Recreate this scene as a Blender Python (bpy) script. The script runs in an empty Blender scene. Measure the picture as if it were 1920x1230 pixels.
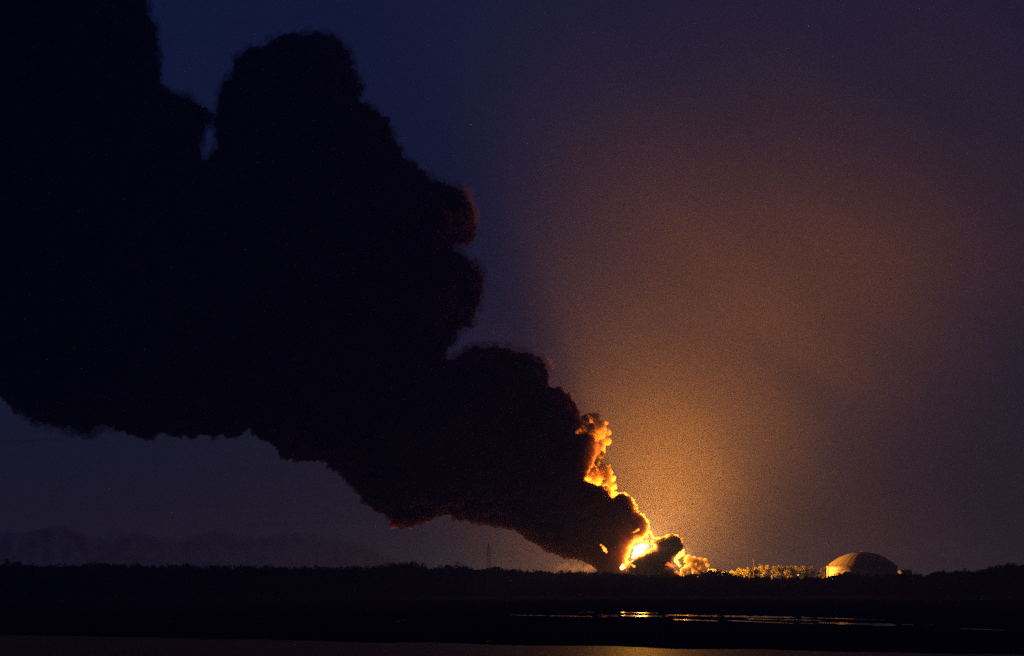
import bpy, bmesh, math, random
import numpy as np
from mathutils import Vector, noise

random.seed(7)
rng = np.random.default_rng(7)
scene = bpy.context.scene
col = scene.collection
R = math.radians

# ------------------------------------------------------------------ camera
EYE = 12.0            # the photographer stands about 12 m above the bay
FPX = 4651.0          # focal length in photograph pixels (1920 wide)
HOR = 1085.0          # the row of the horizon in the photograph
cd = bpy.data.cameras.new('camera')
cam = bpy.data.objects.new('camera', cd)
col.objects.link(cam)
cd.sensor_width = 36.0
cd.lens = FPX / 1920 * 36
cd.shift_y = (HOR - 615) / 1920
cd.clip_start = 1.0
cd.clip_end = 80000
cam.location = (0, 0, EYE)
cam.rotation_euler = (R(90), 0, 0)
scene.camera = cam

# ------------------------------------------------------------------ sky after sunset
SUN_EL, SUN_ROT = -1.2, 305.0
world = bpy.data.worlds.new('World')
scene.world = world
world.use_nodes = True
wn, wl = world.node_tree.nodes, world.node_tree.links
bg = wn['Background']
sky = wn.new('ShaderNodeTexSky')
sky.sky_type = 'NISHITA'
sky.sun_disc = False
sky.sun_elevation = R(SUN_EL)
sky.sun_rotation = R(SUN_ROT)
sky.altitude = 0
sky.air_density = 1.0
sky.dust_density = 1.0
sky.ozone_density = 5.0
SKY_STRENGTH = 0.08
dusk = wn.new('ShaderNodeMix'); dusk.data_type = 'RGBA'; dusk.blend_type = 'ADD'
dusk.inputs['Factor'].default_value = 1.0
dusk.inputs['B'].default_value = (0.050, 0.064, 0.265, 1)      # the even blue of late dusk, which the sky model leaves out
wl.new(sky.outputs['Color'], dusk.inputs['A'])
# the pale twilight arch within two degrees of the horizon, all the way round
wtc = wn.new('ShaderNodeTexCoord'); wsep = wn.new('ShaderNodeSeparateXYZ')
wl.new(wtc.outputs['Generated'], wsep.inputs[0])
wabs = wn.new('ShaderNodeMath'); wabs.operation = 'ABSOLUTE'; wl.new(wsep.outputs[2], wabs.inputs[0])
wmu = wn.new('ShaderNodeMath'); wmu.operation = 'MULTIPLY'; wmu.inputs[1].default_value = -66.0
wl.new(wabs.outputs[0], wmu.inputs[0])
wex = wn.new('ShaderNodeMath'); wex.operation = 'EXPONENT'; wl.new(wmu.outputs[0], wex.inputs[0])
arch = wn.new('ShaderNodeMix'); arch.data_type = 'RGBA'; arch.blend_type = 'ADD'
arch.inputs['B'].default_value = (0.15, 0.205, 0.17, 1)
wl.new(wex.outputs[0], arch.inputs['Factor'])
wl.new(dusk.outputs['Result'], arch.inputs['A'])
wl.new(arch.outputs['Result'], bg.inputs['Color'])
bg.inputs['Strength'].default_value = SKY_STRENGTH

# ------------------------------------------------------------------ exposure and render
scene.view_settings.view_transform = 'Standard'
scene.view_settings.look = 'None'
scene.view_settings.gamma = 1
scene.view_settings.exposure = 0
scene.view_settings.use_curve_mapping = False
cy = scene.cycles
cy.max_bounces = 6
cy.diffuse_bounces = 2
cy.glossy_bounces = 3
cy.transmission_bounces = 4
cy.volume_bounces = 2
cy.transparent_max_bounces = 96
cy.use_denoising = False      # a long-exposure photograph at dusk is grainy
cy.volume_step_rate = 1.0
cy.volume_max_steps = 256
cy.caustics_reflective = False
cy.caustics_refractive = False
cy.sample_clamp_indirect = 0.6
cy.sample_clamp_direct = 9.0

# ------------------------------------------------------------------ helpers
def at(px, py, Y):
    """the point at distance Y that the photograph shows at a pixel"""
    return Vector(((px - 960) * Y / FPX, Y, EYE + (HOR - py) * Y / FPX))

def tag(o, label=None, cat=None, group=None, kind=None):
    if label: o['label'] = label
    if cat: o['category'] = cat
    if group: o['group'] = group
    if kind: o['kind'] = kind
    return o

def link(name, me, mat=None, parent=None):
    o = bpy.data.objects.new(name, me)
    col.objects.link(o)
    if mat: me.materials.append(mat)
    if parent: o.parent = parent
    return o

def empty(name, loc=(0, 0, 0), rz=0):
    o = bpy.data.objects.new(name, None)
    col.objects.link(o)
    o.location = loc
    o.rotation_euler = (0, 0, rz)
    return o

def build(name, bm, mat, parent=None, smooth=False):
    me = bpy.data.meshes.new(name)
    bm.to_mesh(me)
    bm.free()
    if smooth:
        me.polygons.foreach_set('use_smooth', [True] * len(me.polygons))
    return link(name, me, mat, parent)

def mesh_np(name, verts, faces, mat, parent=None, smooth=False):
    me = bpy.data.meshes.new(name)
    me.from_pydata([tuple(v) for v in verts], [], [tuple(f) for f in faces])
    if smooth:
        me.polygons.foreach_set('use_smooth', [True] * len(me.polygons))
    me.update()
    return link(name, me, mat, parent)

def quads_np(name, V, mat, parent=None):
    """V: (n,4,3) quads as one mesh"""
    n = len(V)
    me = bpy.data.meshes.new(name)
    me.vertices.add(n * 4)
    me.vertices.foreach_set('co', V.reshape(-1).astype(np.float32))
    me.loops.add(n * 4)
    me.loops.foreach_set('vertex_index', np.arange(n * 4, dtype=np.int32))
    me.polygons.add(n)
    me.polygons.foreach_set('loop_start', np.arange(0, n * 4, 4, dtype=np.int32))
    me.update(calc_edges=True)
    return link(name, me, mat, parent)

def tube(bm, a, b, r0, r1=None, seg=8, caps=True):
    a, b = Vector(a), Vector(b)
    r1 = r0 if r1 is None else r1
    d = (b - a).normalized()
    u = d.orthogonal().normalized()
    w = d.cross(u)
    ra = [bm.verts.new(a + (u * math.cos(t) + w * math.sin(t)) * r0) for t in [2 * math.pi * k / seg for k in range(seg)]]
    rb = [bm.verts.new(b + (u * math.cos(t) + w * math.sin(t)) * r1) for t in [2 * math.pi * k / seg for k in range(seg)]]
    for k in range(seg):
        bm.faces.new((ra[k], ra[(k + 1) % seg], rb[(k + 1) % seg], rb[k]))
    if caps:
        bm.faces.new(ra[::-1]); bm.faces.new(rb)

def box(bm, c, s, rz=0.0):
    c = Vector(c)
    vs = []
    for dx in (-.5, .5):
        for dy in (-.5, .5):
            for dz in (-.5, .5):
                x, y = dx * s[0], dy * s[1]
                vs.append(bm.verts.new((c.x + x * math.cos(rz) - y * math.sin(rz), c.y + x * math.sin(rz) + y * math.cos(rz), c.z + dz * s[2])))
    for f in ((0, 1, 3, 2), (4, 6, 7, 5), (0, 4, 5, 1), (2, 3, 7, 6), (0, 2, 6, 4), (1, 5, 7, 3)):
        bm.faces.new([vs[i] for i in f])

# ------------------------------------------------------------------ materials
def new_mat(name):
    m = bpy.data.materials.new(name)
    m.use_nodes = True
    m.node_tree.nodes.clear()
    out = m.node_tree.nodes.new('ShaderNodeOutputMaterial')
    return m, m.node_tree.nodes, m.node_tree.links, out

def surf_mat(name, c0, c1, scale=1.0, rough=0.8, metal=0.0, bump=0.0, detail=4, spec=0.3):
    m, n, l, out = new_mat(name)
    p = n.new('ShaderNodeBsdfPrincipled')
    p.inputs['Roughness'].default_value = rough
    p.inputs['Metallic'].default_value = metal
    p.inputs['Specular IOR Level'].default_value = spec
    tc = n.new('ShaderNodeTexCoord')
    nz = n.new('ShaderNodeTexNoise')
    nz.inputs['Scale'].default_value = scale
    nz.inputs['Detail'].default_value = detail
    l.new(tc.outputs['Object'], nz.inputs['Vector'])
    mx = n.new('ShaderNodeMix'); mx.data_type = 'RGBA'
    mx.inputs['A'].default_value = (*c0, 1)
    mx.inputs['B'].default_value = (*c1, 1)
    l.new(nz.outputs['Fac'], mx.inputs['Factor'])
    l.new(mx.outputs['Result'], p.inputs['Base Color'])
    if bump:
        b = n.new('ShaderNodeBump'); b.inputs['Strength'].default_value = bump
        l.new(nz.outputs['Fac'], b.inputs['Height'])
        l.new(b.outputs['Normal'], p.inputs['Normal'])
    l.new(p.outputs[0], out.inputs['Surface'])
    return m

def smoke_mat(name, albedo, density, aniso=0.2, skin=0.03):
    """even smoke filling a closed mesh; a faint skin of soot on its outside"""
    m, n, l, out = new_mat(name)
    v = n.new('ShaderNodeVolumePrincipled')
    v.inputs['Color'].default_value = (*albedo, 1)
    v.inputs['Density'].default_value = density
    v.inputs['Anisotropy'].default_value = aniso
    l.new(v.outputs[0], out.inputs['Volume'])
    t = n.new('ShaderNodeBsdfTransparent')
    d = n.new('ShaderNodeBsdfDiffuse')
    d.inputs['Color'].default_value = (*[a * 0.5 for a in albedo], 1)
    mx = n.new('ShaderNodeMixShader')
    mx.inputs[0].default_value = skin
    l.new(t.outputs[0], mx.inputs[1]); l.new(d.outputs[0], mx.inputs[2])
    l.new(mx.outputs[0], out.inputs['Surface'])
    return m

def flame_mat(name, colour, k, skin=0.03):
    m, n, l, out = new_mat(name)
    m.cycles.emission_sampling = 'NONE'
    e = n.new('ShaderNodeEmission')
    e.inputs['Color'].default_value = (*colour, 1)
    e.inputs['Strength'].default_value = k
    l.new(e.outputs[0], out.inputs['Volume'])
    t = n.new('ShaderNodeBsdfTransparent')
    s = n.new('ShaderNodeEmission')
    s.inputs['Color'].default_value = (*colour, 1)
    s.inputs['Strength'].default_value = k
    mx = n.new('ShaderNodeMixShader')
    mx.inputs[0].default_value = skin
    l.new(t.outputs[0], mx.inputs[1]); l.new(s.outputs[0], mx.inputs[2])
    l.new(mx.outputs[0], out.inputs['Surface'])
    return m

def glow_mat(name, colour, k):
    m, n, l, out = new_mat(name)
    m.cycles.emission_sampling = 'NONE'
    e = n.new('ShaderNodeEmission')
    e.inputs['Color'].default_value = (*colour, 1)
    e.inputs['Strength'].default_value = k
    l.new(e.outputs[0], out.inputs['Surface'])
    return m

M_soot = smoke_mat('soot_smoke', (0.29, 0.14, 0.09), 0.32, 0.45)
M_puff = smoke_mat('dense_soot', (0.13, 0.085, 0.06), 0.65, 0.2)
M_crest = smoke_mat('firelight_tinted_soot', (0.70, 0.40, 0.15), 0.36, 0.1)  # plume soot made brighter and more orange to stand in for firelight
M_thin = smoke_mat('brown_smoke', (0.17, 0.12, 0.06), 0.50, 0.3)
M_low = smoke_mat('low_smoke', (0.16, 0.12, 0.10), 0.004, 0.1, 0.0)
M_flame = flame_mat('flame_hot', (1.0, 0.55, 0.17), 1.7)
M_flame_small = flame_mat('flame_orange', (1.0, 0.30, 0.03), 1.3)
M_flame_yellow = flame_mat('flame_yellow', (1.0, 0.36, 0.04), 1.8)
M_flame_red = flame_mat('flame_red', (1.0, 0.08, 0.012), 1.0)
M_leaf = surf_mat('dark_foliage', (0.055, 0.055, 0.018), (0.13, 0.104, 0.024), 0.35, 0.9, spec=0.0)
M_bark = surf_mat('bark', (0.05, 0.04, 0.03), (0.10, 0.08, 0.06), 1.5, 0.9)
M_ground = surf_mat('earth', (0.035, 0.034, 0.025), (0.06, 0.055, 0.04), 0.02, 1.0, spec=0.0)
M_marsh = surf_mat('marsh_mud', (0.020, 0.020, 0.016), (0.050, 0.048, 0.034), 0.08, 1.0, spec=0.0)
M_steel = surf_mat('tank_paint', (0.25, 0.20, 0.15), (0.38, 0.31, 0.23), 0.12, 0.55)
M_roof = surf_mat('roof_paint', (0.14, 0.105, 0.075), (0.23, 0.175, 0.125), 0.10, 0.6)
M_rust = surf_mat('weathered_steel', (0.06, 0.045, 0.035), (0.12, 0.095, 0.08), 0.6, 0.85, 0.0, spec=0.1)
M_wall = surf_mat('plaster', (0.06, 0.045, 0.04), (0.09, 0.075, 0.07), 0.4, 0.9, spec=0.1)
M_sheet = surf_mat('roof_sheet', (0.05, 0.04, 0.038), (0.09, 0.075, 0.07), 0.5, 0.8, spec=0.1)

# ------------------------------------------------------------------ blobs of smoke: closed lumpy meshes
def lumps(name, spheres, voxel, disps, mat, parent=None, weight=None):
    """spheres: list of (x, y, z, r) in metres -> one closed mesh round their union, with lobed relief"""
    S = np.array(spheres, dtype=np.float32)
    me = bpy.data.meshes.new(name + '_points')
    me.vertices.add(len(S))
    me.vertices.foreach_set('co', S[:, :3].reshape(-1))
    at_ = me.attributes.new('rad', 'FLOAT', 'POINT')
    at_.data.foreach_set('value', S[:, 3].copy())
    src = bpy.data.objects.new(name + '_points', me)
    col.objects.link(src)
    ng = bpy.data.node_groups.new('lump', 'GeometryNodeTree')
    ng.interface.new_socket('Geometry', in_out='INPUT', socket_type='NodeSocketGeometry')
    ng.interface.new_socket('Geometry', in_out='OUTPUT', socket_type='NodeSocketGeometry')
    n, l = ng.nodes, ng.links
    gi, go = n.new('NodeGroupInput'), n.new('NodeGroupOutput')
    m2p = n.new('GeometryNodeMeshToPoints')
    at2 = n.new('GeometryNodeInputNamedAttribute'); at2.data_type = 'FLOAT'; at2.inputs['Name'].default_value = 'rad'
    p2v = n.new('GeometryNodePointsToVolume'); p2v.resolution_mode = 'VOXEL_SIZE'
    p2v.inputs['Voxel Size'].default_value = voxel
    p2v.inputs['Density'].default_value = 1.0
    v2m = n.new('GeometryNodeVolumeToMesh'); v2m.resolution_mode = 'GRID'
    v2m.inputs['Threshold'].default_value = 0.5
    l.new(gi.outputs[0], m2p.inputs['Mesh'])
    l.new(m2p.outputs[0], p2v.inputs['Points'])
    l.new(at2.outputs['Attribute'], p2v.inputs['Radius'])
    l.new(p2v.outputs[0], v2m.inputs['Volume'])
    l.new(v2m.outputs[0], go.inputs[0])
    md = src.modifiers.new('lump', 'NODES'); md.node_group = ng
    for kind, size, strength in disps:
        t = bpy.data.textures.new('relief', kind)
        t.noise_scale = size
        if kind == 'CLOUDS':
            t.noise_depth = 2
        d = src.modifiers.new('relief', 'DISPLACE')
        d.texture = t; d.texture_coords = 'GLOBAL'
        d.strength = strength
        d.mid_level = 0.5 if kind == 'CLOUDS' else 0.35
    dg = bpy.context.evaluated_depsgraph_get()
    res = bpy.data.meshes.new_from_object(src.evaluated_get(dg), depsgraph=dg)
    if weight:                                   # finer relief where the smoke is young
        for mo in src.modifiers[1:]:
            mo.show_viewport = mo.show_render = False
        dg = bpy.context.evaluated_depsgraph_get()
        r0 = bpy.data.meshes.new_from_object(src.evaluated_get(dg), depsgraph=dg)
        if len(r0.vertices) == len(res.vertices):
            V0 = np.empty(len(r0.vertices) * 3, np.float32); r0.vertices.foreach_get('co', V0); V0 = V0.reshape(-1, 3)
            V1 = np.empty_like(V0).reshape(-1); res.vertices.foreach_get('co', V1); V1 = V1.reshape(-1, 3)
            V1 = V0 + (V1 - V0) * weight(V0)[:, None]
            res.vertices.foreach_set('co', V1.reshape(-1))
            res.update()
        else: print('TOPOLOGY DIFFERS')
        bpy.data.meshes.remove(r0)
    res.materials.clear()
    if len(res.vertices) < 30000:                # drop stray crumbs that came loose
        bm = bmesh.new(); bm.from_mesh(res)
        seen, best = set(), []
        for v in bm.verts:
            if v in seen: continue
            st, isl = [v], []
            seen.add(v)
            while st:
                q = st.pop(); isl.append(q)
                for e in q.link_edges:
                    w_ = e.other_vert(q)
                    if w_ not in seen: seen.add(w_); st.append(w_)
            if len(isl) > len(best): best = isl
        keep = set(best)
        bmesh.ops.delete(bm, geom=[v for v in bm.verts if v not in keep], context='VERTS')
        bm.to_mesh(res); bm.free()
    res.name = name
    bpy.data.objects.remove(src)
    res.polygons.foreach_set('use_smooth', [True] * len(res.polygons))
    o = link(name, res, mat, parent)
    print('lumps', name, len(res.polygons))
    return o

def ball(px, py, Y, rpx):
    p = at(px, py, Y)
    return (p.x, p.y, p.z, rpx * Y / FPX)

def inside_and_dist(P, poly):
    """signed distance (px, positive inside) of points P (n,2) from polygon"""
    poly = np.array(poly, float)
    A, B = poly, np.roll(poly, -1, 0)
    d = np.full(len(P), 1e9)
    ins = np.zeros(len(P), bool)
    for a, b in zip(A, B):
        ab = b - a
        t = np.clip(((P - a) @ ab) / (ab @ ab + 1e-9), 0, 1)
        d = np.minimum(d, np.hypot(*(P - a - t[:, None] * ab).T))
        c = ((a[1] > P[:, 1]) != (b[1] > P[:, 1]))
        with np.errstate(divide='ignore', invalid='ignore'):
            xi = (b[0] - a[0]) * (P[:, 1] - a[1]) / (b[1] - a[1]) + a[0]
        ins ^= c & (P[:, 0] < xi)
    return np.where(ins, d, -d)

# ------------------------------------------------------------------ ground, marsh and water
def height_noise(x, y, s):
    return noise.noise(Vector((x / s, y / s, 3.1)))

# pools in the marsh, in rows of the photograph: (x0, x1, y at x0, y at x1, half thickness)
POOLS = [(955, 1112, 1153.0, 1156.0, 0.9), (1118, 1160, 1153.0, 1153.6, 1.0), (1122, 1160, 1156.0, 1156.2, 0.8),
         (1085, 1115, 1148.0, 1148.0, 0.5), (1163, 1236, 1148.2, 1149.6, 0.8), (1166, 1252, 1154.0, 1155.6, 1.6), (1186, 1206, 1155, 1155, 2.0),
         (1246, 1520, 1153.2, 1158.2, 1.6), (1500, 1660, 1157.8, 1162.0, 0.8), (1262, 1346, 1161.5, 1164.0, 1.3),
         (1360, 1490, 1163.2, 1168.6, 0.8), (1400, 1540, 1160.4, 1163.8, 1.2), (1534, 1680, 1167.6, 1171.6, 2.3), (1500, 1530, 1168.5, 1169.3, 0.8),
         (1640, 1679, 1171.0, 1172.5, 2.2), (1690, 1712, 1170.6, 1171.4, 1.4), (1738, 1750, 1171.6, 1171.8, 0.7),
         (1798, 1882, 1178.4, 1181.6, 0.8)]

def is_water(px, py):
    w = -9.0
    for x0, x1, y0, y1, h in POOLS:
        if x0 - 6 < px < x1 + 6:
            t = (px - x0) / (x1 - x0)
            hh = h * (0.75 + 0.75 * noise.noise(Vector((px / 14.0, y0, 0)))) 
            ends = min(px - x0, x1 - px) / 6.0
            hh = min(hh, ends + 0.3)
            w = max(w, hh - abs(py - (y0 + (y1 - y0) * t)))
    shore = 1189.5 + 30 * px / 1500 + 2.6 * noise.noise(Vector((px / 150.0, 7, 0))) + 0.6 * noise.noise(Vector((px / 22.0, 1, 0)))
    bump = 2.2 if False else 0
    w = max(w, py - shore)
    return w

def make_marsh():
    rows = list(np.arange(1235, 1140, -0.6)) + [1139, 1137, 1134, 1131, 1128, 1125, 1122, 1119, 1116]
    cols = np.arange(-500, 2421, 5)
    V, F = [], []
    for py in rows:
        Y = FPX * EYE / (py - HOR)
        for px in cols:
            w = is_water(px, py)
            X = (px - 960) * Y / FPX
            z = max(-0.35, min(0.10, -w * 0.16))
            if z > 0.05:
                z += 0.10 * (noise.noise(Vector((X / 9, Y / 40, 0))) + 0.6 * noise.noise(Vector((X / 3, Y / 15, 5)))) * min(1, -w / 3)
            V.append((X, Y, z))
    nc = len(cols)
    for i in range(len(rows) - 1):
        for j in range(nc - 1):
            a = i * nc + j
            F.append((a, a + 1, a + nc + 1, a + nc))
    o = mesh_np('mudflat', V, F, M_marsh, smooth=True)
    tag(o, kind='structure')
make_marsh()

def ground_z(x, y):
    z = -0.6 + 0.8 * min(1, max(0, (y - 1650) / 150))
    z += 3.5 * math.exp(-((y - 2070) / 70) ** 2) * min(1, max(0, (y - 1700) / 200))
    return z + 0.25 * height_noise(x, y, 60)

def make_ground():
    ys = list(range(1650, 2400, 25)) + [2400, 2600, 3000, 3600, 4300, 5000]
    V, F = [], []
    nx = 61
    for y in ys:
        w = 1100 + (y - 1650) * 0.8
        for i in range(nx):
            x = (i / (nx - 1) * 2 - 1) * w
            V.append((x, y, ground_z(x, y)))
    for j in range(len(ys) - 1):
        for i in range(nx - 1):
            a = j * nx + i
            F.append((a, a + 1, a + nx + 1, a + nx))
    tag(mesh_np('ground', V, F, M_ground, smooth=True), kind='structure')
make_ground()

def water_mat(name, rough, bump):
    m, n, l, out = new_mat(name)
    p = n.new('ShaderNodeBsdfPrincipled')
    p.inputs['Base Color'].default_value = (0.010, 0.020, 0.040, 1)
    p.inputs['Roughness'].default_value = rough
    p.inputs['IOR'].default_value = 1.33
    tc = n.new('ShaderNodeTexCoord')
    mp = n.new('ShaderNodeMapping'); mp.inputs['Scale'].default_value = (0.5, 0.9, 1)
    nz = n.new('ShaderNodeTexNoise'); nz.inputs['Scale'].default_value = 1.0; nz.inputs['Detail'].default_value = 3
    b = n.new('ShaderNodeBump'); b.inputs['Strength'].default_value = bump; b.inputs['Distance'].default_value = 0.25
    l.new(tc.outputs['Object'], mp.inputs[0]); l.new(mp.outputs[0], nz.inputs['Vector'])
    l.new(nz.outputs['Fac'], b.inputs['Height']); l.new(b.outputs['Normal'], p.inputs['Normal'])
    l.new(p.outputs[0], out.inputs['Surface'])
    return m
V = [(-900, -40, 0), (900, -40, 0), (900, 560, 0), (-900, 560, 0)]
tag(mesh_np('water', V, [(0, 1, 2, 3)], water_mat('bay_water', 0.62, 0.5)), kind='structure')
V = [(-900, 562, 0), (900, 562, 0), (900, 1640, 0), (-900, 1640, 0)]
tag(mesh_np('pool_water', V, [(0, 1, 2, 3)], water_mat('still_water', 0.05, 0.03)), kind='structure')

# ------------------------------------------------------------------ the great smoke plume
PLUME = [(-330, -260), (225, -260), (250, -60), (270, 0), (279, 26), (293, 49), (297, 90), (298, 123), (306, 168), (322, 176), (340, 180), (372, 195), (390, 208),
         (398, 224), (386, 241), (377, 260), (377, 290), (383, 300), (395, 292), (404, 285), (408, 262), (402, 236), (406, 205), (416, 163), (434, 143), (441, 120), (450, 101), (470, 91), (489, 95),
         (499, 80), (525, 67), (560, 66), (613, 61), (636, 76), (655, 101), (664, 137), (680, 163), (673, 185), (698, 202), (727, 224), (735, 260), (763, 299), (800, 328),
         (838, 350), (864, 349), (880, 372), (890, 400), (893, 427), (879, 455), (848, 459), (850, 468), (872, 481), (898, 498), (908, 532), (900, 569), (884, 610), (861, 620),
         (850, 644), (829, 674), (855, 673), (865, 660), (887, 650), (924, 650), (962, 655), (1010, 668), (1030, 690), (1029, 724), (1050, 726), (1070, 744), (1086, 765), (1092, 790),
         (1080, 812), (1100, 812), (1117, 822), (1124, 840), (1118, 858), (1107, 882), (1095, 901), (1112, 903), (1136, 917), (1149, 932), (1156, 926), (1168, 924), (1184, 933), (1194, 948), (1193, 958), (1208, 966),
         (1216, 982), (1217, 996), (1222, 1008), (1206, 1011), (1190, 1020), (1183, 1036), (1179, 1052), (1176, 1092), (1112, 1092), (1117, 1068), (1089, 1053), (1053, 1047), (1020, 1032), (988, 1012),
         (962, 995), (940, 991), (900, 986), (860, 977), (822, 971), (800, 977), (775, 991), (757, 994), (742, 990), (718, 964), (688, 948), (672, 932), (640, 888), (605, 868), (536, 862), (506, 833),
         (466, 807), (437, 822), (407, 816), (347, 823), (308, 816), (268, 823), (233, 813), (208, 799), (183, 798), (160, 812), (134, 802), (64, 793), (30, 769), (0, 744), (-60, 700), (-330, 600)]

def axis_y(px):
    return 2034 + max(0, 1160 - px) * 0.085

def fill_polygon(poly, n, rmax_fn, lmax_fn, axis_fn, seed, lo=None, hi=None):
    g = np.random.default_rng(seed)
    poly_a = np.array(poly)
    lo = poly_a.min(0) if lo is None else np.array(lo, float)
    hi = poly_a.max(0) if hi is None else np.array(hi, float)
    P = lo + g.random((n, 2)) * (hi - lo)
    sd = inside_and_dist(P, poly)
    out = []
    for (x, y), s in zip(P, sd):
        if s < 3.0:
            continue
        rm = rmax_fn(x, y)
        lm = lmax_fn(x, y)
        r = min(s, rm * (0.45 + 0.55 * g.random()))
        e = min(s, lm)
        off = 0.85 * math.sqrt(max(0.0, lm * lm - (lm - e) ** 2)) * (2 * g.random() - 1 if g.random() < 0.4 else g.choice([-1, 1]) * (0.75 + 0.25 * g.random()))
        if s < r * 1.3:
            off *= 0.6
        Y = axis_fn(x) + off * 0.43
        out.append(ball(x, y, Y, r))
    # a solid heart
    for (x, y), s in zip(P[::9], sd[::9]):
        if s > 18:
            r = min(s, lmax_fn(x, y)) * 0.92
            out.append(ball(x, y, axis_fn(x), r))
    return out

def near(x, y):   # 0 near the fire, 1 far up the plume
    return min(1.0, max(0.0, (math.hypot(x - 1190, y - 1030) - 60) / 600))

balls = fill_polygon(PLUME, 15000, lambda x, y: 15 + 32 * near(x, y), lambda x, y: 40 + 150 * near(x, y), axis_y, 3)
balls += fill_polygon(PLUME, 9000, lambda x, y: 14 + 26 * near(x, y), lambda x, y: 36 + 150 * near(x, y), axis_y, 4, (980, 700), (1230, 1095))
# small lobes along the rim, so the outline curls everywhere
g = np.random.default_rng(11)
pa = np.array(PLUME, float)
for i in range(len(pa)):
    a, b = pa[i], pa[(i + 1) % len(pa)]
    L = np.hypot(*(b - a))
    nrm = np.array([-(b - a)[1], (b - a)[0]]) / (L + 1e-6)
    soft = a[1] > 780 and a[0] < 1040
    k = int(L / 6) + 1
    for t in g.random(k):
        q = a + (b - a) * t
        f = near(*q)
        r = (3.6 + 7 * g.random() ** 2) * (0.75 + 0.6 * f)
        q = q + nrm * r * (0.15 + 0.95 * g.random())
        balls.append(ball(q[0], q[1], axis_y(q[0]) + (g.random() - .5) * 20 * (0.3 + f), r))
# rounder billows of middle size along the outline
for i in range(len(pa)):
    a, b = pa[i], pa[(i + 1) % len(pa)]
    L = np.hypot(*(b - a))
    nrm = np.array([-(b - a)[1], (b - a)[0]]) / (L + 1e-6)
    for t in g.random(int(L / 16) + (1 if g.random() < (L / 16) % 1 else 0)):
        q = a + (b - a) * t
        f = near(*q)
        r = (7 + 9 * g.random()) * (0.5 + 0.75 * f)
        q = q + nrm * r * (0.62 + 0.22 * g.random())
        balls.append(ball(q[0], q[1], axis_y(q[0]) + (g.random() - .5) * 24 * (0.2 + f), r))
plume = lumps('smoke_plume', balls, 1.2, [('VORONOI', 9.0, -4.6), ('VORONOI', 4.0, -2.0), ('CLOUDS', 3.2, 2.2), ('CLOUDS', 1.5, 1.2)], M_soot,
              weight=lambda V: np.clip((np.hypot(V[:, 0] - 100, V[:, 2] - 36) - 20) / 190, 0.42, 1.3))
tag(plume, 'huge black smoke plume towering from the fire and leaning up to the left', 'smoke plume')

# crest lobes behind the plume's edge, with firelight put into their brighter orange colour
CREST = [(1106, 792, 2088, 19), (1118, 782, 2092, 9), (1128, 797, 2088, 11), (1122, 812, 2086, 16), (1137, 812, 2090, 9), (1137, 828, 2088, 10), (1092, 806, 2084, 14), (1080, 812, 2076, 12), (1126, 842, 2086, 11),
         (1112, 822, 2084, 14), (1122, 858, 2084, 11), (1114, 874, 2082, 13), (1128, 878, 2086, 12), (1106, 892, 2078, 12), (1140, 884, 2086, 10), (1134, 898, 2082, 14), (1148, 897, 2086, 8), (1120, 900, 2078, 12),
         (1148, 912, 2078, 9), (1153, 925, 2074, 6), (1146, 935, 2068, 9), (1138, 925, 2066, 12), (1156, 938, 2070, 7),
         (1100, 800, 2112, 24), (1105, 850, 2112, 26), (1112, 885, 2108, 24), (1085, 840, 2110, 34), (1090, 900, 2100, 32), (1070, 800, 2110, 26), (1130, 930, 2095, 18),  # hidden back lobes, added to shade the smoke behind
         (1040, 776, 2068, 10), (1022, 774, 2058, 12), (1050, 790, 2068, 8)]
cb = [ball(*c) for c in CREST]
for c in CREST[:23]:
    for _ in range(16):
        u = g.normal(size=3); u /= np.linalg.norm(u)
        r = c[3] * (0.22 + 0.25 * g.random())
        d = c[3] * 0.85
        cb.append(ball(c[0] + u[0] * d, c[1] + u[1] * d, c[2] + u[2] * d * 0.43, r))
# added hem in the bright crest colour, shaped as rim light above the fire
RIM_GLOW = [(1150, 926), (1160, 922), (1168, 921), (1177, 924), (1185, 930), (1191, 938), (1196, 946), (1196, 956), (1206, 961), (1213, 969), (1218, 979), (1219, 990), (1223, 1000), (1227, 1007), (1236, 1007), (1246, 1005), (1254, 1001), (1262, 999), (1271, 1001), (1278, 1008), (1283, 1016)]
for a, b in zip(RIM_GLOW, RIM_GLOW[1:]):
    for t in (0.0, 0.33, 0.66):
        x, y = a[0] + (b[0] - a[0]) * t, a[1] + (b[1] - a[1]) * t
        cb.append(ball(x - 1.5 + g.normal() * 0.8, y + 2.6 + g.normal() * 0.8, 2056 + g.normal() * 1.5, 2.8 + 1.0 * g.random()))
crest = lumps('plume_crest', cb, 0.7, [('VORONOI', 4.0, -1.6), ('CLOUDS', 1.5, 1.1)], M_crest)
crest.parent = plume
tag(crest, 'lobes on the edge of the plume, tinted orange for firelight')

# added lobes of darker smoke that put shaded folds into the lit edge
for fx_, fy_, fY, fr in [(1128, 852, 2066, 7), (1141, 872, 2068, 5), (1109, 800, 2066, 7), (1134, 905, 2060, 6.5), (1120, 868, 2062, 6), (1099, 786, 2064, 6), (1152, 907, 2064, 4), (1212, 1017, 2040, 4.5)]:
    fb = [ball(fx_, fy_, fY, fr)]
    for _ in range(9):
        u = g.normal(size=3); u /= np.linalg.norm(u)
        fb.append(ball(fx_ + u[0] * fr * .95, fy_ + u[1] * fr * .8, fY + u[2] * 2, fr * (0.35 + 0.25 * g.random())))
    fo = lumps('shade_fold', fb, 0.45, [('CLOUDS', 1.6, 1.4)], M_puff)
    fo.parent = plume

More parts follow.
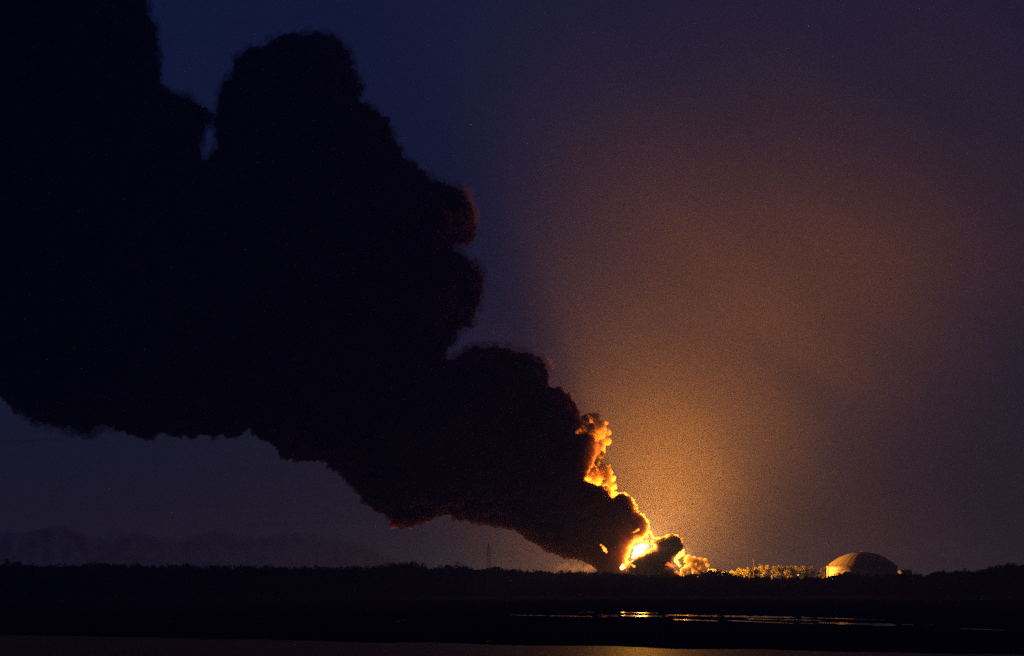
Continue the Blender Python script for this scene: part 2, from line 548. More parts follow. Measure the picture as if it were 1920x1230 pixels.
# torn thin smoke round the outline
ub = []
SPLIT = False
under = [p for p in PLUME[PLUME.index((1053, 1047)):] if p[0] > -100] + [(None, None)] + [p for p in PLUME[3:PLUME.index((1029, 724))]]
for a, b in zip(under, under[1:]):
    if a[0] is None or b[0] is None:
        SPLIT = True
        continue
    a_, b_ = np.array(a, float), np.array(b, float)
    for t in g.random(int(np.hypot(*(b_ - a_)) / 5) + 1):
        q = a_ + (b_ - a_) * t
        r = 7 + 8 * g.random() + (6 if abs(q[0] - 160) < 30 else 0)
        ub.append(ball(q[0], q[1] + r * (g.random() * 0.5 - 0.3), axis_y(q[0]) + g.normal() * 12, r) + (SPLIT,))
M_wisp = smoke_mat('thin_soot', (0.20, 0.14, 0.12), 0.035, 0.2, 0.0)
k_up = [q for q in ub if q[4]]; k_dn = [q for q in ub if not q[4]]
for part_name, pts_, what in (('wispy_edge', k_up, 'thin torn smoke along the upper outline of the plume'), ('wispy_underside', k_dn, 'thin torn smoke along the underside of the plume')):
    wisp = lumps(part_name, [q[:4] for q in pts_], 1.6, [('CLOUDS', 9.0, 7.0), ('CLOUDS', 3.0, 2.5)], M_wisp)
    wisp.parent = plume
    tag(wisp, what)

# dark puff in front of the fire, right of the gap
PUFF = [(1226, 1013), (1234, 1009), (1248, 1008), (1258, 1002), (1270, 1003), (1279, 1014), (1283, 1027), (1277, 1034), (1266, 1042), (1257, 1050), (1254, 1062), (1262, 1070), (1284, 1078), (1290, 1092),
        (1150, 1092), (1160, 1078), (1174, 1070), (1177, 1056), (1192, 1045), (1207, 1038), (1222, 1031), (1229, 1028), (1221, 1020)]
pb = fill_polygon(PUFF, 1500, lambda x, y: 9, lambda x, y: 24, lambda x: 2044, 5)
for i in range(len(PUFF)):
    a, b = np.array(PUFF[i], float), np.array(PUFF[(i + 1) % len(PUFF)], float)
    for t in g.random(3):
        q = a + (b - a) * t
        pb.append(ball(q[0] - (0 if q[0] < 1240 else 2), q[1] + 1.5, 2044 + g.normal() * 2, 3 + 2.5 * g.random()))
for _ in range(90):      # dark foot of the puff along the treetops
    x = 1142 + 120 * g.random()
    if 1158 < x < 1178: continue
    pb.append(ball(x, 1069 + 12 * g.random(), 2036 + g.normal() * 3, 4 + 3 * g.random()))
puff = lumps('smoke_puff', pb, 0.6, [('VORONOI', 3.5, -0.8), ('CLOUDS', 1.2, 0.9)], M_puff)
tag(puff, 'small black puff of smoke with glowing rim beside the white fire gap', 'smoke')

tb = []
for c in [(1296, 1060, 2048, 6), (1290, 1067, 2046, 7), (1303, 1066, 2048, 6), (1299, 1050, 2050, 4.5), (1311, 1070, 2050, 6), (1281, 1070, 2044, 7), (1306, 1058, 2050, 4)]:
    tb.append(ball(*c))
    for _ in range(9):
        u = g.normal(size=3); u /= np.linalg.norm(u)
        tb.append(ball(c[0] + u[0] * c[3] * .9, c[1] + u[1] * c[3] * .9, c[2] + u[2] * 2, c[3] * 0.4))
dark = lumps('smoke_puff', tb, 0.5, [('CLOUDS', 1.4, 1.2)], M_puff)
tag(dark, 'little dark curls of smoke low between black puff and brown smoke', 'smoke')

# thinner brown smoke trailing off to the right of the puff
tb = []
for c in [(1290, 1049, 2056, 9), (1302, 1056, 2058, 12), (1313, 1055, 2060, 9), (1322, 1052, 2062, 6), (1318, 1065, 2060, 8), (1304, 1069, 2058, 9), (1288, 1066, 2056, 8), (1326, 1060, 2064, 5), (1296, 1047, 2060, 4)]:
    tb.append(ball(*c))
    for _ in range(10):
        u = g.normal(size=3); u /= np.linalg.norm(u)
        tb.append(ball(c[0] + u[0] * c[3] * .9, c[1] + u[1] * c[3] * .9, c[2] + u[2] * 3, c[3] * 0.35))
thin = lumps('brown_smoke', tb, 0.5, [('VORONOI', 2.5, -1.2), ('CLOUDS', 1.2, 1.1)], M_thin)
tag(thin, 'thin brown smoke drifting low over the treetops right of the black puff', 'smoke')

tb = [ball(1040 + i * 5.2 + g.normal() * 2, 1064 + g.normal() * 2.5 + 2.5 * math.sin(i * 1.3), 2060 + g.normal() * 5, 4 + 3.5 * g.random()) for i in range(15) for _ in range(4)]
thin2 = lumps('low_smoke', tb, 0.6, [('CLOUDS', 2.0, 2.0)], M_low)
tag(thin2, 'low faint haze of smoke under the black plume, left of the fire', 'smoke')

# ------------------------------------------------------------------ the fire
def flame(label, pts, Y, mat, voxel=0.4, dis=1.2):
    fb = []
    for x, y, r in pts:
        fb.append(ball(x, y, Y + g.normal() * 1.0, r))
        for _ in range(5):
            u = g.normal(size=2); u /= np.linalg.norm(u)
            fb.append(ball(x + u[0] * r * .8, y + u[1] * r * .8, Y + g.normal(), r * 0.4))
    o = lumps('flame', fb, voxel, [('CLOUDS', 1.6, dis)], mat)
    return tag(o, label, 'flame', 'flames at the foot of the smoke')

flame('largest white-hot flame in the gap between plume and puff',
      [(1197, 1032, 10), (1190, 1040, 6), (1205, 1026, 7), (1212, 1022, 4), (1200, 1016, 4), (1186, 1046, 3)], 2058, M_flame)
flame('small white flame low on the treeline left of the gap', [(1166, 1064.5, 4.8), (1169, 1062.5, 4.2), (1168, 1059, 3.2), (1172, 1064, 2.6)], 2010, M_flame, .4, .6)
flame('faint orange flame showing through the smoke furthest left', [(1134, 1031, 4.4), (1131, 1026, 3.4), (1137, 1035, 3.0), (1127, 1022, 2.8)], 2000, M_flame_small, .4, .6)
flame('orange tongue of flame just right of the small white flame', [(1189, 1062, 3.4), (1186, 1060, 3.0), (1183, 1058, 2.6), (1181, 1055, 2.2)], 2012, M_flame_small, .4, .6)
flame('yellow flame licking up the right side of the black puff',
      [(1274, 1061, 3.6), (1271, 1056, 4.0), (1267, 1051, 4.2), (1268, 1047, 4.6), (1272, 1043, 5.0), (1276, 1039, 5.0), (1280, 1035, 4.4), (1282, 1031, 3.0), (1281, 1041, 3.4)], 2018, M_flame_yellow, .4, 1.6)
flame('deep red flame at the right foot of the black puff', [(1253, 1057, 3.6), (1249, 1059, 2.4), (1256, 1059, 3.4), (1260, 1061, 3.4), (1264, 1061, 3.0)], 2014, M_flame_red, .4, .8)
flame('thin orange wisp of flame above the white gap', [(1203, 990, 2.2), (1200, 991.5, 2.6), (1197, 993, 3.0), (1194, 995, 2.8), (1191, 997, 2.4), (1188, 998, 2.2)], 2002, M_flame_small, .35, .5)

def fire_light(px, py, Y, power, radius, colour=(1.0, 0.385, 0.045)):
    ld = bpy.data.lights.new('fire_light', 'POINT')
    ld.energy = power
    ld.shadow_soft_size = radius
    ld.color = colour
    o = bpy.data.objects.new('fire_light', ld)
    col.objects.link(o)
    o.location = at(px, py, Y)
    return o
fire_light(1205, 1026, 2069, 1.4e7, 2.2)
fire_light(1286, 1040, 2084, 0.72e6, 2.0)
fire_light(1168, 1065, 1992, 3.0e4, 1.0)

# ------------------------------------------------------------------ thin smoke filling the air beyond the fire
def veil():
    m, n, l, out = new_mat('drifting_smoke')
    m.cycles.volume_step_rate = 0.6
    v = n.new('ShaderNodeVolumePrincipled')
    v.inputs['Color'].default_value = (0.54, 0.43, 0.26, 1)
    v.inputs['Anisotropy'].default_value = 0.1
    tc = n.new('ShaderNodeTexCoord')
    sep = n.new('ShaderNodeSeparateXYZ')
    l.new(tc.outputs['Object'], sep.inputs[0])
    def ramp(sock, a, b):
        mr = n.new('ShaderNodeMapRange'); mr.interpolation_type = 'SMOOTHERSTEP'
        mr.inputs['From Min'].default_value = a; mr.inputs['From Max'].default_value = b
        l.new(sock, mr.inputs['Value']); return mr.outputs[0]
    def mul(a, b):
        q = n.new('ShaderNodeMath'); q.operation = 'MULTIPLY'
        for i, s in enumerate((a, b)):
            if isinstance(s, float): q.inputs[i].default_value = s
            else: l.new(s, q.inputs[i])
        return q.outputs[0]
    fx = mul(ramp(sep.outputs[0], -90.0, 330.0), ramp(sep.outputs[0], 720.0, 160.0))
    low = n.new('ShaderNodeMath'); low.operation = 'MULTIPLY_ADD'      # density thinned low on the right to darken the glow there
    l.new(sep.outputs[0], low.inputs[0]); low.inputs[1].default_value = -0.55; l.new(sep.outputs[2], low.inputs[2])
    lo = n.new('ShaderNodeMath'); lo.operation = 'MULTIPLY_ADD'
    l.new(ramp(low.outputs[0], -130.0, 200.0), lo.inputs[0]); lo.inputs[1].default_value = 1.15; lo.inputs[2].default_value = 0.07
    fx = mul(fx, lo.outputs[0])
    fx2 = n.new('ShaderNodeMath'); fx2.operation = 'MULTIPLY_ADD'
    l.new(fx, fx2.inputs[0]); fx2.inputs[1].default_value = 0.85
    l.new(mul(ramp(sep.outputs[0], -160.0, 60.0), 0.06), fx2.inputs[2])
    fy = mul(ramp(sep.outputs[1], 2066.0, 2150.0), ramp(sep.outputs[1], 2600.0, 2350.0))
    fz = ramp(sep.outputs[2], 800.0, 120.0)
    mp = n.new('ShaderNodeMapping')
    mp.inputs['Rotation'].default_value = (0, R(-38), 0)
    mp2 = n.new('ShaderNodeMapping')
    mp2.inputs['Scale'].default_value = (1 / 360, 1 / 700, 1 / 120)
    nz = n.new('ShaderNodeTexNoise'); nz.inputs['Scale'].default_value = 1.0; nz.inputs['Detail'].default_value = 3
    l.new(tc.outputs['Object'], mp.inputs[0]); l.new(mp.outputs[0], mp2.inputs[0]); l.new(mp2.outputs[0], nz.inputs['Vector'])
    mr = n.new('ShaderNodeMapRange')
    mr.inputs['From Min'].default_value = 0.34; mr.inputs['From Max'].default_value = 0.66
    mr.inputs['To Min'].default_value = 0.5; mr.inputs['To Max'].default_value = 1.5
    l.new(nz.outputs['Fac'], mr.inputs['Value'])
    vd = n.new('ShaderNodeVectorMath'); vd.operation = 'DISTANCE'      # density raised near the fire to brighten the glow
    l.new(tc.outputs['Object'], vd.inputs[0]); vd.inputs[1].default_value = (122, 2120, 85)
    th = n.new('ShaderNodeMath'); th.operation = 'MULTIPLY_ADD'
    l.new(ramp(vd.outputs['Value'], 150.0, 0.0), th.inputs[0]); th.inputs[1].default_value = 1.1; th.inputs[2].default_value = 1.0
    d = mul(mul(mul(mul(fx2.outputs[0], fy), mul(fz, mr.outputs[0])), th.outputs[0]), 0.0012)
    l.new(d, v.inputs['Density'])
    l.new(v.outputs[0], out.inputs['Volume'])
    bm = bmesh.new()
    box(bm, (470, 2325, 399), (1300, 560, 806))
    o = build('drifting_haze', bm, m)
    bmesh_fix(o)
    tag(o, 'thin drifting smoke glowing orange in the air behind the fire', 'smoke', kind='stuff')

def bmesh_fix(o):
    bm = bmesh.new(); bm.from_mesh(o.data)
    bmesh.ops.recalc_face_normals(bm, faces=bm.faces)
    bm.to_mesh(o.data); bm.free()
veil()

def haze():
    m, n, l, out = new_mat('dusk_air')
    v = n.new('ShaderNodeVolumePrincipled')
    v.inputs['Color'].default_value = (0.18, 0.26, 0.95, 1)      # clear air scatters blue
    v.inputs['Density'].default_value = 1.5e-4
    v.inputs['Anisotropy'].default_value = 0.0
    l.new(v.outputs[0], out.inputs['Volume'])
    bm = bmesh.new()
    box(bm, (0, 2550, 430), (5600, 5300, 864))
    o = build('haze', bm, m)
    bmesh_fix(o)
    tag(o, 'thin evening haze over the whole bay', 'haze', kind='stuff')
haze()

# ------------------------------------------------------------------ evening clouds low on the left
M_cloud = smoke_mat('evening_cloud', (0.40, 0.38, 0.50), 0.009, 0.0, 0.02)
def cloud(label, pts, Y, k, disp, spread=60):
    cbs = []
    for x, y, r in pts:
        cbs.append(ball(x, y, Y + g.normal() * spread, r))
    o = lumps('cloud', cbs, k, disp, M_cloud)
    tag(o, label, 'cloud', 'evening clouds low in the sky')
    return o
pts = []
for x in range(-120, 760, 11):
    top = 1003 - 9 * math.exp(-((x - 430) / 60) ** 2) - 10 * math.exp(-((x - 590) / 40) ** 2) - 16 * math.exp(-((x - 60) / 160) ** 2) + 6 * math.sin(x / 23)
    if x > 620: top += (x - 620) * 0.3
    r = 7 + 8 * g.random()
    pts.append((x, top + r, r))
    yy = top + r + 9
    while yy < 1090:
        pts.append((x + g.normal() * 4, yy, 15)); yy += 13
cloud('long low bank of dusk cloud with lumpy tops resting on the treeline', pts, 9000, 8.0, [('CLOUDS', 45.0, 30.0), ('CLOUDS', 14.0, 9.0)])
cloud('short dim streak of cloud high over the left treeline',
      [(-30 + i * 2.2, 826 + 1.6 * math.sin(i / 15) + g.normal() * 0.4, 2.0 + 2.4 * math.sin(math.pi * i / 80)) for i in range(81)], 8900, 2.0, [('CLOUDS', 14.0, 3.0)], 6)
cloud('broken dusk streak of cloud between the thin streak and the low bank',
      [(400 + i * 2.2, 982 + 2.5 * math.sin(i / 19) + g.normal() * 0.6, 2.0 + 3.0 * math.sin(math.pi * i / 120)) for i in range(121)], 8750, 2.0, [('CLOUDS', 14.0, 3.5)], 6)
cloud('thin streak of cloud above the low cloud bank',
      [(120 + i * 2.0, 949 + 2.0 * math.sin(i / 23) + g.normal() * 0.5, 2.0 + 2.0 * math.sin(math.pi * i / 216)) for i in range(217)], 8600, 2.0, [('CLOUDS', 14.0, 3.0)], 6)

bm = bmesh.new()
bmesh.ops.create_icosphere(bm, subdivisions=2, radius=3.2)
star = build('star', bm, glow_mat('star_light', (0.8, 0.85, 1.0), 0.5), smooth=True)
star.location = at(882.5, 233.5, 20000)
tag(star, 'single faint star high between the plume and the glow', 'star')

# ------------------------------------------------------------------ trees
def leaf_quads(g, C, rad, n, size):
    """n leaf quads scattered in ellipsoids C (k,3) with radii rad (k,3)"""
    k = len(C)
    i = g.integers(0, k, n)
    u = g.normal(size=(n, 3)); u /= np.linalg.norm(u, axis=1)[:, None]
    rr = g.random(n) ** 0.4
    P = C[i] + u * rad[i] * rr[:, None]
    a = g.normal(size=(n, 3)); a /= np.linalg.norm(a, axis=1)[:, None]
    b = np.cross(a, g.normal(size=(n, 3))); b /= np.linalg.norm(b, axis=1)[:, None]
    s = size * (0.6 + 0.8 * g.random(n))[:, None]
    return np.stack([P - a * s, P - b * s * 0.6, P + a * s, P + b * s * 0.6], 1)

def crown_clumps(g, h, w):
    k = g.integers(7, 12)
    t = g.random(k)
    ang = g.random(k) * 2 * math.pi
    z = h * (0.42 + 0.48 * t)
    rr = w * 0.5 * (0.25 + 0.75 * g.random(k)) * np.sqrt(np.clip(1 - ((t - 0.35) / 0.75) ** 2, 0.08, 1))
    C = np.stack([np.cos(ang) * rr, np.sin(ang) * rr, z], 1)
    r = w * (0.14 + 0.13 * g.random(k))
    return C, np.stack([r, r, r * 0.8], 1)

def trunk_bm(g, h, C):
    bm = bmesh.new()
    top = Vector((0.02 * h * g.normal(), 0.02 * h * g.normal(), h * 0.55))
    tube(bm, (0, 0, -0.5), top, h * 0.028, h * 0.014, 7)
    for c in C[:5]:
        s = top * (0.55 + 0.4 * g.random())
        tube(bm, s, Vector(c) * 0.98, h * 0.011, h * 0.004, 5)
    return bm

TREES = []
for v, (h, w) in enumerate([(16, 12), (18, 10), (14, 13), (19, 14), (12, 9)]):
    gg = np.random.default_rng(100 + v)
    C, rad = crown_clumps(gg, h, w)
    crown_me = quads_np('crown', leaf_quads(gg, C, rad, 1500, 0.42), M_leaf)
    tr = build('trunk', trunk_bm(gg, h, C), M_bark)
    TREES.append((h, crown_me, tr))
used = [False] * len(TREES)
def tree(px, py_top, Y, kind, label, group):
    h, cr, tr = TREES[kind]
    e = at(px, py_top, Y)
    z0 = ground_z(e.x, Y)
    s = (e.z - z0) / (h * 1.02)
    root = empty('tree', (e.x, Y, z0), random.uniform(0, 6.28))
    root.scale = (s * (random.uniform(0.75, 0.95) if 'lit' in group else random.uniform(0.95, 1.15)),) * 2 + (s,)
    tag(root, label, 'tree', group)
    for o in (tr, cr):
        c = o if not used[kind] else o.copy()
        if used[kind]: col.objects.link(c)
        c.parent = root
    used[kind] = True

LIT = [(1331, 1071, 2094, 4, 'lowest orange shrub-like tree left of the warehouse roof'), (1347, 1070.5, 2092, 2, 'low orange tree just right of the warehouse roof'), (1352, 1072, 2108, 4, 'lowest fire-lit tree nearest the brown smoke'), (1362, 1070, 2104, 4, 'low rounded tree glowing orange second from the brown smoke'),
       (1371, 1069, 2112, 2, 'broad low orange tree in the left part of the lit row'), (1382, 1068, 2106, 2, 'bright orange tree where the lit row starts to rise'),
       (1392, 1066, 2110, 0, 'bright orange tree with a rounded top before the row peaks'), (1402, 1064, 2104, 2, 'broadest bright orange tree in the lit row'),
       (1412, 1066, 2108, 0, 'orange tree under the thin mast in the lit row'), (1421, 1061, 2110, 1, 'orange tree left of the tallest lit tree'),
       (1430, 1055, 2104, 3, 'tallest tree of the lit row, with a ragged yellow-green top'), (1440, 1062, 2112, 1, 'lit tree between the tallest tree and the dark gap'),
       (1455, 1057, 2102, 3, 'bright orange tree just right of the dark gap in the row'), (1465, 1061, 2110, 0, 'lit tree with smooth top right of the dark gap'),
       (1476, 1062, 2106, 2, 'broad dull-orange tree in the middle of the right-hand group'), (1487, 1062, 2110, 0, 'dull-orange tree behind the brightest street lamp'),
       (1502, 1057, 2106, 3, 'olive-lit tall tree with spreading top toward the tank'), (1512, 1061, 2112, 1, 'dim olive tree right of the spreading one'),
       (1523, 1064, 2108, 0, 'dimmest tree at the tank end of the lit row'), (1543, 1064, 2060, 1, 'narrow lit tree close to the tank wall')]
for a in LIT:
    tree(a[0], a[1], a[2], a[3], a[4], 'trees lit orange by the fire')

EDGE = [(22, 1050, 1905, 0, 'dark tree at the left end of the far treeline'), (196, 1051, 1900, 3, 'dark tree with a broad crown on the left treeline'), (352, 1055, 1905, 2, 'dark low-crowned tree rising slightly from the left treeline'),
        (752, 1049, 1900, 3, 'dark tree standing highest in the mid treeline'), (772, 1052, 1904, 2, 'dark rounded tree beside the highest one mid treeline'), (848, 1056, 1902, 0, 'dark tree between the highest tree and the lattice tower'),
        (934, 1061, 1902, 2, 'dark low tree right of the lattice tower'), (1590, 1071, 1890, 2, 'dark tree in front of the tank wall'), (1602, 1073, 1894, 0, 'second dark tree covering the foot of the tank'),
        (1760, 1074, 1800, 2, 'low dark tree right of the pale shed'), (1802, 1067, 1780, 0, 'dark tree where the treeline climbs to the right'), (1838, 1064, 1770, 3, 'dark broad tree on the climbing treeline'),
        (1872, 1056, 1760, 3, 'tall dark tree near the right end of the treeline'), (1893, 1054, 1765, 1, 'tallest dark narrow tree on the right'), (1912, 1057, 1760, 0, 'last dark tree at the right end of the treeline')]
for a in EDGE:
    tree(a[0], a[1], a[2], a[3], a[4], 'dark trees standing out of the treeline')

# the far wood reads as one mass
PROF = [(-400, 1052), (0, 1056), (60, 1060), (120, 1058), (200, 1056), (300, 1059), (420, 1060), (560, 1061), (640, 1062), (700, 1060), (760, 1056), (800, 1063), (860, 1061), (900, 1067), (960, 1067), (1030, 1070), (1090, 1070), (1150, 1073),
        (1200, 1077), (1280, 1078), (1300, 1076), (1318, 1079), (1326, 1067), (1346, 1067), (1360, 1073), (1380, 1077), (1400, 1080), (1440, 1082), (1500, 1082), (1545, 1081), (1562, 1079), (1575, 1074), (1592, 1073), (1612, 1077), (1640, 1080), (1680, 1075), (1702, 1073), (1735, 1077), (1757, 1070), (1800, 1071), (1841, 1067), (1883, 1060), (1920, 1058), (2300, 1050)]
def treeline():
    gg = np.random.default_rng(77)
    px_, py_ = zip(*PROF)
    Q = []
    for row, Y0 in enumerate((1880, 1850, 1820, 1780)):
        px = -380.0
        while px < 2300:
            Y = Y0 + gg.normal() * 8
            py = np.interp(px, px_, py_) - 2.2 + abs(gg.normal()) * 2.4 + (0 if row < 2 else 2.5)
            e = at(px, py, Y)
            h = max(6.0, e.z - 0.2)
            w = h * (0.5 + 0.35 * gg.random())
            C, rad = crown_clumps(gg, h, w)
            C[:, 0] += e.x; C[:, 1] += Y; C[:, 2] += 0.2
            Q.append(leaf_quads(gg, C, rad, 300, 0.75))
            # undergrowth skirt
            C2 = np.array([[e.x + gg.normal() * 2, Y - 3, h * 0.18], [e.x + 4 * gg.normal(), Y, h * 0.38]])
            Q.append(leaf_quads(gg, C2, np.array([[5, 3, h * .2], [4.5, 3, h * .2]]), 130, 1.2))
            px += (6 + 9 * gg.random())
    o = quads_np('treeline', np.concatenate(Q), M_leaf)
    tag(o, 'dark far-off wood that runs along the whole shore', 'woodland', kind='stuff')
treeline()

def scrub():
    gg = np.random.default_rng(5)
    Q = []
    for _ in range(2600):
        py = 1117 + 84 * gg.random() ** 1.6
        px = -60 + 2040 * gg.random()
        if is_water(px, py) > -2.2:
            continue
        Y = FPX * EYE / (py - HOR)
        x = (px - 960) * Y / FPX
        s = 0.5 + 0.6 * gg.random()
        C = np.array([[x, Y, 0.25 * s]])
        Q.append(leaf_quads(gg, C, np.array([[1.8 * s, 1.4 * s, 0.6 * s]]), 26, 0.22))
    tag(quads_np('marsh_grass', np.concatenate(Q), M_leaf), 'low dark tufts over the mudflat', 'grass', kind='stuff')
scrub()

# bushes that stand black against the pools
M_bush = M_leaf
proto = None
for px, py, Y, w, label in [(1352, 1163, 745, 16, 'dark round bush at the right end of the lower orange pool'), (1497, 1163, 730, 18, 'dark bush standing in the pink pools, left of a pair'),
                            (1528, 1165, 715, 13, 'smaller dark bush right of the paired one by the wide pool'), (1245, 1155, 812, 9, 'tiny dark bush right of the bright reflection')]:
    root = empty('bush', (((px - 960) * Y / FPX), Y, 0))
    s = w * Y / FPX / 3.0
    root.scale = (s, s, s)
    tag(root, label, 'bush', 'bushes by the marsh pools')
    if proto is None:
        gg = np.random.default_rng(9)
        C = np.array([[0, 0, .7], [.9, 0, .5], [-.9, .1, .5], [.3, .3, 1.0], [-.4, -.2, .9]])
        leaves = quads_np('foliage', leaf_quads(gg, C, np.full((5, 3), .62), 700, 0.12), M_bush)
        bm = bmesh.new()
        for c in C:
            tube(bm, (0, 0, -0.4), Vector(c), 0.06, 0.02, 5)
        stems = build('stem', bm, M_bark)
        proto = (leaves, stems)
        leaves.parent = root; stems.parent = root
    else:
        for o in proto:
            c = o.copy(); col.objects.link(c); c.parent = root

# ------------------------------------------------------------------ the domed storage tank
def tank():
    Y = 2010.0
    c = at(1616, 1062.5, Y)
    Rt = 66 * Y / FPX
    zt = c.z
    root = empty('storage_tank', (c.x, Y, 0))
    tag(root, 'large domed oil storage tank, its left side lit orange by the fire', 'storage tank')
    seg = 96
    courses = 8
    bm = bmesh.new()
    for k in range(courses):         # each course laps 2 cm over the one above, with a weld gap between
        z0, z1 = zt * k / courses, zt * (k + 1) / courses
        rr = Rt - 0.03 * k
        ring = []
        for z, r in ((z0, rr), (z0 + 0.03, rr), (z1 - 0.05, rr), (z1, rr - 0.06)):
            ring.append([bm.verts.new((r * math.cos(2 * math.pi * i / seg), r * math.sin(2 * math.pi * i / seg), z)) for i in range(seg)])
        for a, b in zip(ring, ring[1:]):
            for i in range(seg):
                bm.faces.new((a[i], a[(i + 1) % seg], b[(i + 1) % seg], b[i]))
    build('wall', bm, M_steel, root, True)
    H = 27.5 * Y / FPX
    rs = (Rt * Rt + H * H) / (2 * H)
    bm = bmesh.new()
    N = 12
    rings = []
    for j in range(N + 1):
        t = j / N
        r = Rt * 1.0 * (1 - t)
        z = zt + math.sqrt(max(0, rs * rs - r * r)) - (rs - H)
        if j == N:
            rings.append([bm.verts.new((0, 0, z))])
        else:
            rings.append([bm.verts.new((r * math.cos(2 * math.pi * i / seg), r * math.sin(2 * math.pi * i / seg), z)) for i in range(seg)])
    for j in range(N - 1):
        a, b = rings[j], rings[j + 1]
        for i in range(seg):
            bm.faces.new((a[i], a[(i + 1) % seg], b[(i + 1) % seg], b[i]))
    for i in range(seg):
        bm.faces.new((rings[N - 1][i], rings[N - 1][(i + 1) % seg], rings[N][0]))
    roof = build('roof', bm, M_roof, root, True)
    def rz(r): return zt + math.sqrt(rs * rs - r * r) - (rs - H)
    # radial ribs of the dome
    rib_me = None
    for k in range(32):
        a = 2 * math.pi * k / 32
        if rib_me is None:
            bm = bmesh.new()
            pr = None
            for j in range(13):
                r = Rt * (1 - j / 12.5)
                p = Vector((r, 0, rz(r) + 0.05))
                if pr is not None: tube(bm, pr, p, 0.05, 0.05, 4)
                pr = p
            rib = build('rib', bm, M_roof, roof)
            rib_me = rib
        else:
            rib = rib_me.copy(); col.objects.link(rib); rib.parent = roof
        rib.rotation_euler = (0, 0, a)
    # top curb ring
    bm = bmesh.new()
    for i in range(seg):
        a, b = 2 * math.pi * i / seg, 2 * math.pi * (i + 1) / seg
        tube(bm, ((Rt + .15) * math.cos(a), (Rt + .15) * math.sin(a), zt), ((Rt + .15) * math.cos(b), (Rt + .15) * math.sin(b), zt), 0.28, seg=6, caps=False)
    build('rim', bm, M_steel, root)
    bm = bmesh.new()
    for i in range(seg):
        a, b = 2 * math.pi * i / seg, 2 * math.pi * (i + 1) / seg
        P = lambda t, z: ((Rt + .2) * math.cos(t), (Rt + .2) * math.sin(t), z)
        tube(bm, P(a, zt + 1.1), P(b, zt + 1.1), 0.04, seg=4, caps=False)
        if i % 2 == 0: tube(bm, P(a, zt), P(a, zt + 1.1), 0.04, seg=4)
    build('railing', bm, M_rust, root)
    # vent on the dome
    bm = bmesh.new()
    tube(bm, (0, 0, zt + H - 0.05), (0, 0, zt + H + 0.9), 0.7, 0.7, 12)
    tube(bm, (0, 0, zt + H + 0.9), (0, 0, zt + H + 1.3), 1.1, 0.3, 12)
    build('vent', bm, M_rust, root)
    # helical stair up the left side, and the standpipe
    bm = bmesh.new()
    steps = 70
    a0 = math.pi * 0.98
    for k in range(steps):
        a = a0 + k / steps * 0.9
        z = zt * k / steps
        box(bm, ((Rt + .65) * math.cos(a), (Rt + .65) * math.sin(a), z + .1), (1.0, 0.5, 0.08), a)
    build('stair', bm, M_rust, root)
    bm = bmesh.new()
    tube(bm, (-Rt - 2.0, -3, 0), (-Rt - 2.0, -3, zt + 0.6), 0.35, 0.35, 10)
    tube(bm, (-Rt - 2.0, -3, zt + 0.4), (-Rt + 1.0, -2, zt + 0.9), 0.3, 0.3, 8)
    build('pipe', bm, M_rust, root)
tank()

# pale shed beyond the tank
def shed():
    Y = 2050.0
    p = at(1697, 1075, Y)
    root = empty('shed', (p.x, Y, 0), R(12))
    tag(root, 'low dull-roofed shed just right of the domed tank', 'shed')
    h = at(0, 1073.5, Y).z
    bm = bmesh.new(); box(bm, (0, 0, h / 2), (9, 9, h)); build('wall', bm, M_wall, root)
    bm = bmesh.new()
    e, t, w = h + .01, h + 2.2, 4.9
    vs = [bm.verts.new(c) for c in ((-w, -5, e), (w, -5, e), (w, 5, e), (-w, 5, e), (-w, 0, t), (w, 0, t))]
    for f in ((0, 1, 5, 4), (2, 3, 4, 5), (0, 4, 3), (1, 2, 5), (0, 3, 2, 1)):
        bm.faces.new([vs[i] for i in f])
    build('roof', bm, M_sheet, root)
    bm = bmesh.new(); box(bm, (1.5, -4.53, 1.6), (2.4, 0.06, 3.2)); build('door', bm, M_rust, root)
    for i in range(2):
        bm = bmesh.new(); box(bm, (-3.2 + i * 2.0, -4.53, h * .6), (1.2, 0.06, 1.2)); build('window', bm, M_rust, root)
shed()

def long_roof():
    Y = 2100.0
    p = at(1338, 1070, Y)
    root = empty('warehouse', (p.x, Y, 0), R(-25))
    tag(root, 'small warehouse with a bright fire-lit roof edge left of the lit trees', 'warehouse')
    h = at(0, 1069.0, Y).z
    bm = bmesh.new(); box(bm, (0, 0, h / 2), (8, 8, h)); build('wall', bm, M_wall, root)
    bm = bmesh.new()
    box(bm, (0, 0, h + .45), (7, 9, .9))
    build('roof', bm, M_sheet, root)
long_roof()

# ------------------------------------------------------------------ masts and the lattice tower
def mast(px, top, Y, label, w=1.0):
    b = at(px, 1100, Y); t = at(px, top, Y).z
    root = empty('mast', (b.x, Y, 0)); tag(root, label, 'mast')
    bm = bmesh.new(); tube(bm, (0, 0, -.5), (0, 0, t), 0.26 * w, 0.12 * w, 8); build('pole', bm, M_rust, root)
    bm = bmesh.new(); tube(bm, (0, 0, t - .6), (0, 0, t - .4), 0.9 * w, 0.9 * w, 10); build('platform', bm, M_rust, root)
    for k in range(4):
        a = k * math.pi / 2 + .4
        bm = bmesh.new(); box(bm, (0.9 * w * math.cos(a), 0.9 * w * math.sin(a), t), (.7 * w, .5 * w, .6 * w), a); build('floodlight', bm, M_rust, root)
mast(1553, 1018, 1990, 'tall thin unlit floodlight mast at the left edge of the domed tank')
mast(1413, 1050, 2080, 'short thin mast rising from the fire-lit trees', 0.4)
mast(1094, 1051, 2000, 'thin chimney-like mast in front of the low smoke left of the fire')

